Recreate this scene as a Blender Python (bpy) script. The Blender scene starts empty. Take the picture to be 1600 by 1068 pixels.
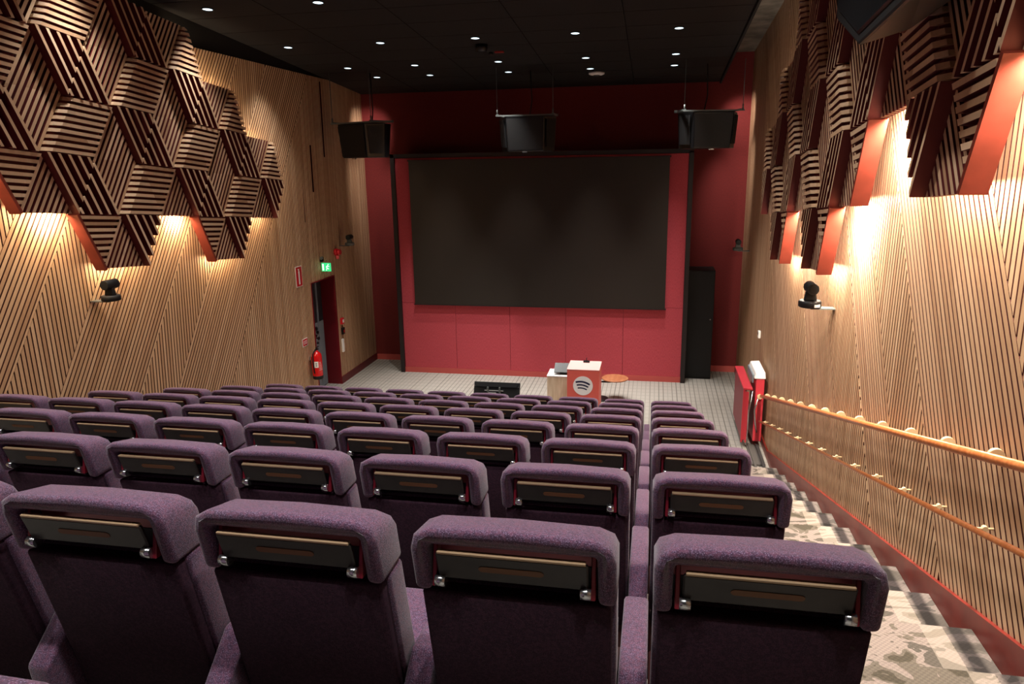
import bpy, bmesh, math, random
from mathutils import Vector, Matrix

random.seed(7)
SC = bpy.context.scene
COL = SC.collection

# ------------------------------------------------------------------ camera
H = 4.15
cam_d = bpy.data.cameras.new('camera')
cam_d.sensor_width = 36.0
cam_d.lens = 1135.0 / 1600.0 * 36.0
cam_d.clip_start = 0.05
cam = bpy.data.objects.new('camera', cam_d)
COL.objects.link(cam)
# orientation solved from the photograph's vanishing points (columns: camera x, y, z in the room's axes)
R3 = Matrix(((0.9817198, -0.03021821, 0.1879178),
             (0.18965786, 0.23833111, -0.95248526),
             (-0.01600426, 0.97071373, 0.23970549)))
cam.matrix_world = Matrix.Translation((0, 0, H)) @ R3.to_4x4()
SC.camera = cam
RT = R3.transposed()

def pix(P):
    c = RT @ (Vector(P) - Vector((0, 0, H)))
    if c.z > -0.05:
        return None
    return (800 + 1135 * c.x / -c.z, 534 - 1135 * c.y / -c.z)

# ------------------------------------------------------------------ view, world, lamps
vs = SC.view_settings
SC.display_settings.display_device = 'sRGB'
vs.view_transform = 'Standard'
vs.look = 'None'
vs.gamma = 1.0
vs.use_curve_mapping = False
vs.exposure = 0.0
SC.cycles.max_bounces = 6
SC.cycles.diffuse_bounces = 3
SC.cycles.sample_clamp_indirect = 4.0

w = bpy.data.worlds.new('room_ambient'); SC.world = w
w.use_nodes = True
w.node_tree.nodes['Background'].inputs[0].default_value = (0.75, 0.75, 1.0, 1)
w.node_tree.nodes['Background'].inputs[1].default_value = 0.02

def ceil_z(y):
    return 5.53 + 0.079 * (14.6 - y)

def spot(x, y, z, power, angle=110, blend=1.0, color=(1, .955, .91), size=.06, aim=None):
    d = bpy.data.lights.new('ceiling_or_fill_lamp', 'SPOT')
    d.energy = power; d.spot_size = math.radians(angle); d.spot_blend = blend
    d.color = color; d.shadow_soft_size = size
    o = bpy.data.objects.new('ceiling_or_fill_lamp', d); COL.objects.link(o)
    o.location = (x, y, z)
    if aim:
        v = Vector(aim) - Vector((x, y, z))
        o.rotation_euler = v.to_track_quat('-Z', 'Y').to_euler()
    return o

LX = [-5.37, -3.94, -2.54, -1.14, 0.24]
P_SEAT = 180.0
P_STAGE = 470.0
for yy in (0.8, 2.75, 4.7, 6.65, 8.6, 10.58):
    for i, xx in enumerate(LX):
        p = P_SEAT * (.9 if yy < 8 else 1.05)
        if i == 0: p *= .75
        if i == 4: p *= 1.4
        spot(xx, yy, ceil_z(yy) - .05, p, 104 if yy < 8 else 88)
for xx in LX[1:]:
    spot(xx, 12.12, ceil_z(12.12) - .05, P_STAGE, 64)
    spot(xx, 12.93, ceil_z(12.93) - .05, P_STAGE * .9, 44)
# added fill spots brightening both ends of the front wall, no lamp known there
spot(-5.00, 13.1, 5.6, 280, 40, color=(1, .86, .78), aim=(-5.75, 14.6, 3.0))
spot(-5.05, 13.4, 5.6, 190, 44, color=(1, .86, .78), aim=(-5.85, 14.6, 4.7))
spot(0.85, 13.1, 5.6, 310, 40, color=(1, .86, .78), aim=(1.62, 14.6, 3.0))
spot(0.85, 13.4, 5.6, 220, 44, color=(1, .86, .78), aim=(1.68, 14.6, 4.7))

def strip_light(p0, p1, out, power, color=(1, .66, .33), wid=.03):
    """LED strip from p0 to p1 shining along 'out'"""
    p0 = Vector(p0); p1 = Vector(p1); out = Vector(out).normalized()
    d = bpy.data.lights.new('led_strip', 'AREA')
    d.shape = 'RECTANGLE'; d.size = (p1 - p0).length; d.size_y = wid
    d.energy = power; d.color = color
    o = bpy.data.objects.new('led_strip', d); COL.objects.link(o)
    xax = (p1 - p0).normalized(); zax = -out; yax = zax.cross(xax).normalized(); xax = yax.cross(zax)
    m = Matrix((xax, yax, zax)).transposed().to_4x4(); m.translation = (p0 + p1) / 2
    o.matrix_world = m

# ------------------------------------------------------------------ materials
def lin(c):
    return tuple(((v / 255) / 12.92 if v / 255 <= .04045 else ((v / 255 + .055) / 1.055) ** 2.4) for v in c)

def newmat(name, rgb, rough=.6, metal=0.0, spec=.4, emit=None, es=0):
    m = bpy.data.materials.new(name); m.use_nodes = True
    b = m.node_tree.nodes['Principled BSDF']
    b.inputs['Base Color'].default_value = (*lin(rgb), 1)
    b.inputs['Roughness'].default_value = rough
    b.inputs['Metallic'].default_value = metal
    b.inputs['Specular IOR Level'].default_value = spec
    if emit:
        b.inputs['Emission Color'].default_value = (*lin(emit), 1)
        b.inputs['Emission Strength'].default_value = es
    return m

def N(m, t, **kw):
    n = m.node_tree.nodes.new(t)
    for k, v in kw.items():
        setattr(n, k, v)
    return n

def L(m, a, b):
    m.node_tree.links.new(a, b)

def bsdf(m):
    return m.node_tree.nodes['Principled BSDF']

def grainy(m, rgb_a, rgb_b, scale=(8, 8, 8), detail=4, bump=0.0, coord='Object', lo=.35, hi=.65):
    tc = N(m, 'ShaderNodeTexCoord'); mp = N(m, 'ShaderNodeMapping')
    mp.inputs['Scale'].default_value = scale
    L(m, tc.outputs[coord], mp.inputs[0])
    nz = N(m, 'ShaderNodeTexNoise'); nz.inputs['Scale'].default_value = 1; nz.inputs['Detail'].default_value = detail
    L(m, mp.outputs[0], nz.inputs['Vector'])
    cr = N(m, 'ShaderNodeValToRGB')
    cr.color_ramp.elements[0].position = lo; cr.color_ramp.elements[1].position = hi
    cr.color_ramp.elements[0].color = (*lin(rgb_a), 1); cr.color_ramp.elements[1].color = (*lin(rgb_b), 1)
    L(m, nz.outputs[0], cr.inputs[0]); L(m, cr.outputs[0], bsdf(m).inputs['Base Color'])
    if bump:
        bp = N(m, 'ShaderNodeBump'); bp.inputs['Strength'].default_value = bump; bp.inputs['Distance'].default_value = .002
        L(m, nz.outputs[0], bp.inputs['Height']); L(m, bp.outputs[0], bsdf(m).inputs['Normal'])
    return nz, cr

def slat_wood(name, a, b, c):
    """timber whose tone varies from slat to slat by the 'tone' attribute"""
    m = newmat(name, a, .55, spec=.3)
    at = N(m, 'ShaderNodeAttribute'); at.attribute_name = 'tone'
    cr = N(m, 'ShaderNodeValToRGB')
    cr.color_ramp.elements[0].color = (*lin(a), 1); cr.color_ramp.elements[1].color = (*lin(c), 1)
    e = cr.color_ramp.elements.new(.5); e.color = (*lin(b), 1)
    tc = N(m, 'ShaderNodeTexCoord'); mp = N(m, 'ShaderNodeMapping'); mp.inputs['Scale'].default_value = (40, 40, 3)
    L(m, tc.outputs['Object'], mp.inputs[0])
    nz = N(m, 'ShaderNodeTexNoise'); nz.inputs['Scale'].default_value = 1; nz.inputs['Detail'].default_value = 3
    L(m, mp.outputs[0], nz.inputs['Vector'])
    mx = N(m, 'ShaderNodeMath', operation='MULTIPLY_ADD'); mx.inputs[1].default_value = .35; L(m, nz.outputs[0], mx.inputs[0])
    L(m, at.outputs['Fac'], mx.inputs[2])
    sb = N(m, 'ShaderNodeMath', operation='SUBTRACT'); sb.inputs[1].default_value = .17; L(m, mx.outputs[0], sb.inputs[0])
    L(m, sb.outputs[0], cr.inputs[0]); L(m, cr.outputs[0], bsdf(m).inputs['Base Color'])
    return m

M = {}
M['slat'] = slat_wood('oak_slat', (172, 132, 98), (206, 168, 130), (230, 196, 158))
M['bar'] = slat_wood('panel_bar_wood', (182, 144, 110), (208, 172, 136), (226, 194, 158))
M['red_back'] = newmat('red_backing_board', (64, 10, 12), .8)
M['flank'] = newmat('stained_slat_flank', (74, 26, 18), .7)
M['panel_red'] = newmat('panel_red_paint', (92, 20, 20), .6)
M['board_orange'] = newmat('rust_red_board', (172, 62, 38), .5)
grainy(M['board_orange'], (112, 44, 30), (128, 52, 38), (6, 6, 6))
M['black'] = newmat('matt_black', (16, 16, 17), .6)
M['black_gloss'] = newmat('black_plastic', (18, 19, 21), .3)
M['dark_paint'] = newmat('near_black_paint', (12, 11, 12), .8)
M['ceiling'] = newmat('ceiling_tile_black', (26, 23, 23), .9)
grainy(M['ceiling'], (17, 15, 15), (24, 21, 21), (60, 60, 60))
M['concrete'] = newmat('raw_concrete', (120, 112, 100), .9)
grainy(M['concrete'], (92, 86, 76), (140, 132, 120), (3, 3, 3), 6)
M['wall_red'] = newmat('red_wall_fabric', (128, 38, 38), .85)
grainy(M['wall_red'], (100, 28, 28), (114, 34, 33), (90, 90, 30), 3)
M['screen_red'] = newmat('crimson_stretched_fabric', (176, 50, 62), .85)
grainy(M['screen_red'], (176, 62, 73), (196, 78, 87), (140, 140, 25), 3)
M['coral_skirt'] = newmat('coral_skirting_paint', (190, 84, 78), .6)
M['skirt_red'] = newmat('deep_red_skirting', (100, 18, 26), .4)
M['door_red'] = newmat('door_reveal_red', (112, 12, 24), .5)
M['stringer'] = newmat('rust_stringer_paint', (150, 48, 38), .35)
grainy(M['stringer'], (116, 34, 28), (134, 42, 34), (7, 7, 7))
M['screen'] = newmat('projection_screen_grey', (47, 42, 37), .42, spec=.35)
M['frame_dark'] = newmat('dark_frame_wood', (36, 28, 28), .5)
M['steel'] = newmat('blue_grey_steel', (128, 140, 148), .5, .1)
M['steel_dark'] = newmat('dark_door_leaf', (38, 40, 46), .5)
M['chrome'] = newmat('brushed_chrome', (205, 208, 212), .22, .95)
M['arm_red'] = newmat('dark_red_metal', (135, 26, 44), .3, .25, spec=.6)
M['tray'] = newmat('tablet_laminate_black', (40, 34, 33), .38)
grainy(M['tray'], (34, 29, 28), (46, 40, 38), (14, 14, 14))
M['tray_edge'] = newmat('tablet_plywood_edge', (178, 150, 118), .5)
M['slot'] = newmat('tablet_slot_wood', (112, 74, 44), .6)
M['base'] = newmat('seat_base_brown', (70, 36, 34), .5)
M['white'] = newmat('white_plastic', (244, 243, 240), .5)
M['sign_red'] = newmat('sign_red', (200, 28, 40), .4)
M['ext_red'] = newmat('extinguisher_red', (214, 18, 20), .22, spec=.6)
M['coral'] = newmat('coral_laminate', (226, 104, 92), .5)
M['coral_top'] = newmat('pale_coral_top', (244, 190, 184), .45)
M['ply'] = newmat('pale_birch', (216, 200, 170), .55)
grainy(M['ply'], (205, 186, 152), (226, 212, 184), (30, 30, 3))
M['disc'] = newmat('orange_stained_top', (190, 112, 70), .45)
grainy(M['disc'], (148, 88, 56), (172, 112, 76), (14, 4, 4))
M['navy'] = newmat('navy_print', (38, 40, 70), .5)
M['rail'] = newmat('varnished_handrail', (196, 116, 66), .28, spec=.55)
grainy(M['rail'], (186, 106, 58), (208, 130, 78), (2, 30, 30))
M['peg'] = newmat('pale_rail_peg', (232, 204, 160), .5)
M['lift_red'] = newmat('lift_red_paint', (205, 60, 72), .4)
M['lift_dark'] = newmat('lift_panel_red', (140, 62, 70), .5)
M['lens_lit'] = newmat('lit_lamp_lens', (230, 245, 255), .5, emit=(215, 238, 248), es=2.2)
M['green_lit'] = newmat('green_exit_glow', (40, 190, 110), .5, emit=(60, 225, 140), es=.9)
M['white_lit'] = newmat('exit_pictogram_glow', (230, 250, 240), .5, emit=(230, 255, 240), es=1.0)
M['cam_grey'] = newmat('camera_grey', (84, 88, 86), .4)
M['rib'] = newmat('grey_rubber_edge', (88, 84, 80), .7)

# speckled upholstery
def upholstery(name, base, speck, dark, bumpy=.5, warm=.35):
    m = newmat(name, base, .9, spec=.25)
    tc = N(m, 'ShaderNodeTexCoord')
    vo = N(m, 'ShaderNodeTexVoronoi'); vo.inputs['Scale'].default_value = 300
    L(m, tc.outputs['Object'], vo.inputs['Vector'])
    cr = N(m, 'ShaderNodeValToRGB')
    cr.color_ramp.elements[0].position = .12; cr.color_ramp.elements[0].color = (*lin(speck), 1)
    cr.color_ramp.elements[1].position = .62; cr.color_ramp.elements[1].color = (*lin(dark), 1)
    e = cr.color_ramp.elements.new(.32); e.color = (*lin(base), 1)
    L(m, vo.outputs['Distance'], cr.inputs[0])
    nz = N(m, 'ShaderNodeTexNoise'); nz.inputs['Scale'].default_value = 90; nz.inputs['Detail'].default_value = 2
    L(m, tc.outputs['Object'], nz.inputs['Vector'])
    mx = N(m, 'ShaderNodeMixRGB', blend_type='MIX')
    c2 = N(m, 'ShaderNodeValToRGB'); c2.color_ramp.elements[0].position = .45; c2.color_ramp.elements[1].position = .6
    L(m, nz.outputs[0], c2.inputs[0])
    sc = N(m, 'ShaderNodeMath', operation='MULTIPLY'); sc.inputs[1].default_value = warm
    L(m, c2.outputs[0], sc.inputs[0]); L(m, sc.outputs[0], mx.inputs[0])
    L(m, cr.outputs[0], mx.inputs[1]); mx.inputs[2].default_value = (*lin((126, 74, 96)), 1)
    L(m, mx.outputs[0], bsdf(m).inputs['Base Color'])
    bp = N(m, 'ShaderNodeBump'); bp.inputs['Strength'].default_value = bumpy; bp.inputs['Distance'].default_value = .0015
    bp.invert = True
    L(m, vo.outputs['Distance'], bp.inputs['Height']); L(m, bp.outputs[0], bsdf(m).inputs['Normal'])
    bsdf(m).inputs['Sheen Weight'].default_value = .25 if warm > .2 else .0
    return m
M['fabric'] = upholstery('plum_speckled_fabric', (98, 72, 98), (150, 134, 166), (72, 50, 72))
M['fabric_shaded'] = upholstery('shaded_plum_back_fabric', (52, 31, 46), (64, 42, 58), (44, 25, 38), .3, .08)  # same plum fabric, the shade on the seat backs put into its colour

# striped stage carpet
m = M['carpet'] = newmat('striped_grey_carpet', (170, 162, 150), .95)
tc = N(m, 'ShaderNodeTexCoord'); sx = N(m, 'ShaderNodeSeparateXYZ'); L(m, tc.outputs['Object'], sx.inputs[0])
cx = N(m, 'ShaderNodeCombineXYZ'); 
ml = N(m, 'ShaderNodeMath', operation='MULTIPLY'); ml.inputs[1].default_value = 12.5; L(m, sx.outputs[0], ml.inputs[0])
fr = N(m, 'ShaderNodeMath', operation='FRACT'); L(m, ml.outputs[0], fr.inputs[0])
lt = N(m, 'ShaderNodeMath', operation='LESS_THAN'); lt.inputs[1].default_value = .2; L(m, fr.outputs[0], lt.inputs[0])
fl = N(m, 'ShaderNodeMath', operation='FLOOR'); L(m, ml.outputs[0], fl.inputs[0])
wn = N(m, 'ShaderNodeTexWhiteNoise', noise_dimensions='1D'); L(m, fl.outputs[0], wn.inputs['W'])
mr = N(m, 'ShaderNodeMapRange'); mr.inputs[3].default_value = .2; mr.inputs[4].default_value = .7; L(m, wn.outputs[0], mr.inputs[0])
s1 = N(m, 'ShaderNodeMath', operation='MULTIPLY'); L(m, lt.outputs[0], s1.inputs[0]); L(m, mr.outputs[0], s1.inputs[1])
my = N(m, 'ShaderNodeMath', operation='MULTIPLY'); my.inputs[1].default_value = 5.0; L(m, sx.outputs[1], my.inputs[0])
fy = N(m, 'ShaderNodeMath', operation='FRACT'); L(m, my.outputs[0], fy.inputs[0])
ly = N(m, 'ShaderNodeMath', operation='LESS_THAN'); ly.inputs[1].default_value = .12; L(m, fy.outputs[0], ly.inputs[0])
s2 = N(m, 'ShaderNodeMath', operation='MULTIPLY'); s2.inputs[1].default_value = .22; L(m, ly.outputs[0], s2.inputs[0])
ad = N(m, 'ShaderNodeMath', operation='MAXIMUM'); L(m, s1.outputs[0], ad.inputs[0]); L(m, s2.outputs[0], ad.inputs[1])
nz = N(m, 'ShaderNodeTexNoise'); nz.inputs['Scale'].default_value = 60; L(m, tc.outputs['Object'], nz.inputs['Vector'])
mb = N(m, 'ShaderNodeMixRGB'); mb.inputs[1].default_value = (*lin((146, 140, 131)), 1); mb.inputs[2].default_value = (*lin((168, 163, 154)), 1); L(m, nz.outputs[0], mb.inputs[0])
mc = N(m, 'ShaderNodeMixRGB'); L(m, ad.outputs[0], mc.inputs[0]); L(m, mb.outputs[0], mc.inputs[1]); mc.inputs[2].default_value = (*lin((66, 60, 56)), 1)
L(m, mc.outputs[0], bsdf(m).inputs['Base Color'])

# patterned stair carpet
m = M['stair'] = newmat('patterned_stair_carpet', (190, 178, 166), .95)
tc = N(m, 'ShaderNodeTexCoord')
n1 = N(m, 'ShaderNodeTexNoise'); n1.inputs['Scale'].default_value = 3.4; n1.inputs['Detail'].default_value = 3; n1.inputs['Distortion'].default_value = .8
mp = N(m, 'ShaderNodeMapping'); mp.inputs['Scale'].default_value = (1, 1.8, 1.8); L(m, tc.outputs['Object'], mp.inputs[0])
L(m, mp.outputs[0], n1.inputs['Vector'])
c1 = N(m, 'ShaderNodeValToRGB'); c1.color_ramp.interpolation = 'CONSTANT'
els = c1.color_ramp.elements
els[0].position = 0; els[0].color = (*lin((80, 73, 61)), 1)
els[1].position = .43; els[1].color = (*lin((110, 101, 90)), 1)
e = els.new(.5); e.color = (*lin((148, 134, 126)), 1)
e = els.new(.60); e.color = (*lin((94, 87, 79)), 1)
L(m, n1.outputs[0], c1.inputs[0])
ck = N(m, 'ShaderNodeTexChecker'); ck.inputs['Scale'].default_value = 75; L(m, tc.outputs['Object'], ck.inputs[0])
ck.inputs[1].default_value = (1, 1, 1, 1); ck.inputs[2].default_value = (.72, .72, .72, 1)
mu = N(m, 'ShaderNodeMixRGB', blend_type='MULTIPLY'); mu.inputs[0].default_value = .7
L(m, c1.outputs[0], mu.inputs[1]); L(m, ck.outputs[0], mu.inputs[2])
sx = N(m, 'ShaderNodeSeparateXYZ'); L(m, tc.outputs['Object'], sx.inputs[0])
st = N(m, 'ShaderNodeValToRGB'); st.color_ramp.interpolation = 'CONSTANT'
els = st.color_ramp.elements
els[0].position = 0; els[0].color = (0, 0, 0, 1); els[1].position = .700; els[1].color = (.3, .3, .3, 1)  # pale band: a streak of light put into the carpet colour
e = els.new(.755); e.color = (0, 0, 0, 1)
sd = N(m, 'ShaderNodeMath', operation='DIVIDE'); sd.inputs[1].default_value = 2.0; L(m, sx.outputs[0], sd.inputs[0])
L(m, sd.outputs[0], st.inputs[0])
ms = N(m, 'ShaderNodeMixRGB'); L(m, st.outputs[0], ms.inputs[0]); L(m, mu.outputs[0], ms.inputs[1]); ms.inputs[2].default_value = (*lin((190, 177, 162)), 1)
st2 = N(m, 'ShaderNodeMapRange'); st2.inputs[1].default_value = 1.515; st2.inputs[2].default_value = 1.52; st2.inputs[4].default_value = .5; L(m, sx.outputs[0], st2.inputs[0])  # dark edge band: shadow beside the light streak, put into the colour
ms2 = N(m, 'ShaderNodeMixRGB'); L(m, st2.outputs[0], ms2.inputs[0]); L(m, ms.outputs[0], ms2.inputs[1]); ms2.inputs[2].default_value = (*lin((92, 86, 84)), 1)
L(m, ms2.outputs[0], bsdf(m).inputs['Base Color'])

# ------------------------------------------------------------------ mesh builder
class MB:
    def __init__(s):
        s.v = []; s.f = []; s.mi = []; s.tone = []; s.smooth = []
    def add(s, vs_, fs, mi=0, tone=.5, smooth=False):
        b = len(s.v); s.v += [tuple(p) for p in vs_]
        for f in fs:
            s.f.append(tuple(b + i for i in f)); s.mi.append(mi); s.tone.append(tone); s.smooth.append(smooth)
        return s
    def box(s, x0, x1, y0, y1, z0, z1, mi=0, tone=.5):
        vs_ = [(x0, y0, z0), (x1, y0, z0), (x1, y1, z0), (x0, y1, z0), (x0, y0, z1), (x1, y0, z1), (x1, y1, z1), (x0, y1, z1)]
        return s.add(vs_, [(0, 3, 2, 1), (4, 5, 6, 7), (0, 1, 5, 4), (1, 2, 6, 5), (2, 3, 7, 6), (3, 0, 4, 7)], mi, tone)
    def prism(s, a, b, mi=0, tone=.5, smooth=False, mi_a=None):
        n = len(a)
        s.add(list(a) + list(b), [tuple(range(n - 1, -1, -1))], mi, tone)
        base = len(s.v) - 2 * n
        s.f.append(tuple(base + n + i for i in range(n))); s.mi.append(mi if mi_a is None else mi_a); s.tone.append(tone); s.smooth.append(False)
        for i in range(n):
            j = (i + 1) % n
            s.f.append((base + i, base + j, base + n + j, base + n + i)); s.mi.append(mi); s.tone.append(tone); s.smooth.append(smooth)
        return s
    def bar(s, a, b, dirv, tone=.5):
        """prism whose long flanks (parallel to dirv) take material 1, face and ends material 0"""
        k0 = len(s.mi)
        s.prism(a, b, 0, tone)
        s.mi[k0] = 1
        n = len(a)
        for i in range(n):
            e = (Vector(b[(i + 1) % n]) - Vector(b[i]))
            if e.length > 1e-6 and abs(e.normalized().dot(dirv)) > .97: s.mi[k0 + 2 + i] = 1
        return s
    def cyl(s, p0, p1, r0, r1=None, n=16, mi=0, smooth=True):
        p0 = Vector(p0); p1 = Vector(p1); r1 = r0 if r1 is None else r1
        ax = (p1 - p0).normalized(); t = Vector((0, 0, 1)) if abs(ax.z) < .9 else Vector((1, 0, 0))
        u = ax.cross(t).normalized(); v_ = ax.cross(u)
        a = [p0 + (u * math.cos(k * 2 * math.pi / n) + v_ * math.sin(k * 2 * math.pi / n)) * r0 for k in range(n)]
        b = [p1 + (u * math.cos(k * 2 * math.pi / n) + v_ * math.sin(k * 2 * math.pi / n)) * r1 for k in range(n)]
        return s.prism(a, b, mi, .5, smooth)
    def lathe(s, prof, c=(0, 0, 0), n=20, mi=0):
        """prof: (r, z) from bottom to top"""
        rings = []
        b = len(s.v)
        for r, z in prof:
            for k in range(n):
                a = k * 2 * math.pi / n
                s.v.append((c[0] + r * math.cos(a), c[1] + r * math.sin(a), c[2] + z))
        for i in range(len(prof) - 1):
            for k in range(n):
                l = (k + 1) % n
                s.f.append((b + i * n + k, b + i * n + l, b + (i + 1) * n + l, b + (i + 1) * n + k)); s.mi.append(mi); s.tone.append(.5); s.smooth.append(True)
        s.f.append(tuple(b + k for k in range(n - 1, -1, -1))); s.mi.append(mi); s.tone.append(.5); s.smooth.append(False)
        q = b + (len(prof) - 1) * n
        s.f.append(tuple(q + k for k in range(n))); s.mi.append(mi); s.tone.append(.5); s.smooth.append(False)
        return s
    def tube(s, pts, r, n=10, mi=0):
        pts = [Vector(p) for p in pts]
        b = len(s.v); u = None
        for i, p in enumerate(pts):
            d = (pts[min(i + 1, len(pts) - 1)] - pts[max(i - 1, 0)]).normalized()
            if u is None:
                t = Vector((0, 0, 1)) if abs(d.z) < .9 else Vector((1, 0, 0)); u = d.cross(t).normalized()
            u = (u - d * u.dot(d)).normalized(); v_ = d.cross(u)
            for k in range(n):
                a = k * 2 * math.pi / n
                s.v.append(tuple(p + (u * math.cos(a) + v_ * math.sin(a)) * r))
        for i in range(len(pts) - 1):
            for k in range(n):
                l = (k + 1) % n
                s.f.append((b + i * n + k, b + i * n + l, b + (i + 1) * n + l, b + (i + 1) * n + k)); s.mi.append(mi); s.tone.append(.5); s.smooth.append(True)
        s.f.append(tuple(b + k for k in range(n - 1, -1, -1))); s.mi.append(mi); s.tone.append(.5); s.smooth.append(False)
        q = b + (len(pts) - 1) * n
        s.f.append(tuple(q + k for k in range(n))); s.mi.append(mi); s.tone.append(.5); s.smooth.append(False)
        return s
    def build(s, name, mats, parent=None, bevel=0, seg=2, smooth_all=False, fix=False, angle=40):
        me = bpy.data.meshes.new(name)
        me.from_pydata(s.v, [], s.f)
        if not isinstance(mats, (list, tuple)): mats = [mats]
        for mt in mats: me.materials.append(mt)
        me.polygons.foreach_set('material_index', s.mi)
        me.polygons.foreach_set('use_smooth', s.smooth)
        at = me.attributes.new('tone', 'FLOAT', 'FACE'); at.data.foreach_set('value', s.tone)
        if bevel or fix:
            bm = bmesh.new(); bm.from_mesh(me)
            if fix:
                bmesh.ops.recalc_face_normals(bm, faces=bm.faces)
            if bevel:
                bmesh.ops.remove_doubles(bm, verts=bm.verts, dist=1e-5)
                bmesh.ops.recalc_face_normals(bm, faces=bm.faces)
                es = [e for e in bm.edges if len(e.link_faces) == 2 and e.calc_face_angle(0) > math.radians(angle)]
                bmesh.ops.bevel(bm, geom=es, offset=bevel, segments=seg, profile=.5, affect='EDGES', clamp_overlap=True)
                if smooth_all:
                    for f in bm.faces: f.smooth = True
            bm.to_mesh(me); bm.free()
        me.update()
        o = bpy.data.objects.new(name, me); COL.objects.link(o)
        if parent: o.parent = parent
        return o

def tag(o, label=None, cat=None, group=None, kind=None):
    if label: o['label'] = label
    if cat: o['category'] = cat
    if group: o['group'] = group
    if kind: o['kind'] = kind
    return o

def thing(name, label, cat, loc=(0, 0, 0), rz=0, group=None):
    o = bpy.data.objects.new(name, None); COL.objects.link(o)
    o.empty_display_size = .1
    o.location = loc; o.rotation_euler = (0, 0, rz)
    return tag(o, label, cat, group)

def bx(name, mat, parent, x0, x1, y0, y1, z0, z1, bevel=0, seg=2):
    return MB().box(x0, x1, y0, y1, z0, z1).build(name, mat, parent, bevel=bevel, seg=seg)

def struct(o):
    o['kind'] = 'structure'; return o

# ------------------------------------------------------------------ 2-D clipping helpers
def clip(poly, nx, ny, c):
    """keep nx*x+ny*y <= c"""
    out = []
    for i in range(len(poly)):
        p = poly[i]; q = poly[(i + 1) % len(poly)]
        dp = nx * p[0] + ny * p[1] - c; dq = nx * q[0] + ny * q[1] - c
        if dp <= 0: out.append(p)
        if (dp < 0 < dq) or (dq < 0 < dp):
            t = dp / (dp - dq); out.append((p[0] + (q[0] - p[0]) * t, p[1] + (q[1] - p[1]) * t))
    return out

def area(poly):
    return abs(sum(poly[i][0] * poly[(i + 1) % len(poly)][1] - poly[(i + 1) % len(poly)][0] * poly[i][1] for i in range(len(poly)))) / 2 if len(poly) > 2 else 0

# ------------------------------------------------------------------ room shell
XL, XR, YB, YF = -5.92, 1.68, -2.2, 14.6
TOPL, TOPR = 5.66, 6.05
DY0, DY1, DZ = 11.77, 12.72, 2.13

floor = struct(bx('floor', M['carpet'], None, XL - .5, XR + .1, YB, YF + .2, -.12, 0))
# left wall: backing with the doorway left open
b = MB()
for (y0, y1, z0, z1) in ((YB, DY0, 0, TOPL), (DY0, DY1, DZ, TOPL), (DY1, YF, 0, TOPL)):
    b.box(XL - .16, XL - .045, y0, y1, z0, z1, 0)
b.box(XL - .16, XL - .03, YB, YF, TOPL, 7.4, 1)
wall_left = struct(b.build('wall_left', [M['red_back'], M['dark_paint']], None))
b = MB(); b.box(XR + .045, XR + .16, YB, YF, -.1, 7.4, 0)
wall_right = struct(b.build('wall_right', [M['red_back']], None))
wall_front = struct(bx('wall_front', M['wall_red'], None, XL - .16, XR + .16, YF, YF + .15, 0, 7.2))
wall_back = struct(bx('wall_back', M['dark_paint'], None, XL - .16, XR + .16, YB - .15, YB, 0, 7.6))
# ceiling: sloping board of separate panels, slot and concrete soffit to the right
b = MB()
def slab(b, x0, x1, y0, y1, dz0, dz1, mi=0):
    vs_ = []
    for dz in (dz0, dz1):
        for (x, y) in ((x0, y0), (x1, y0), (x1, y1), (x0, y1)):
            vs_.append((x, y, ceil_z(y) + dz))
    b.add(vs_, [(0, 3, 2, 1), (4, 5, 6, 7), (0, 1, 5, 4), (1, 2, 6, 5), (2, 3, 7, 6), (3, 0, 4, 7)], mi)
slab(b, XL - .03, 1.13, YB, YF, .03, .12, 0)
slab(b, 1.10, 1.13, YB, YF, -.03, .03, 0)
slab(b, 1.13, XR + .16, YB, YF, .50, .62, 1)
slab(b, 1.13, 1.16, YB, YF, .12, .50, 0)
ceiling = struct(b.build('ceiling', [M['dark_paint'], M['concrete']], None))
xs = [-5.90, -4.65, -3.25, -1.85, -.45, 1.09]
y = YF - .02
while y > 5.2:
    for i in range(5):
        q = MB(); slab(q, xs[i] + .006, xs[i + 1] - .006, y - .694, y - .006, 0.0, .03)
        q.build('ceiling_panel', M['ceiling'], ceiling)
    y -= .70
q = MB(); slab(q, xs[0], xs[-1], YB, y, 0, .03); q.build('ceiling_panel', M['ceiling'], ceiling)

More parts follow.
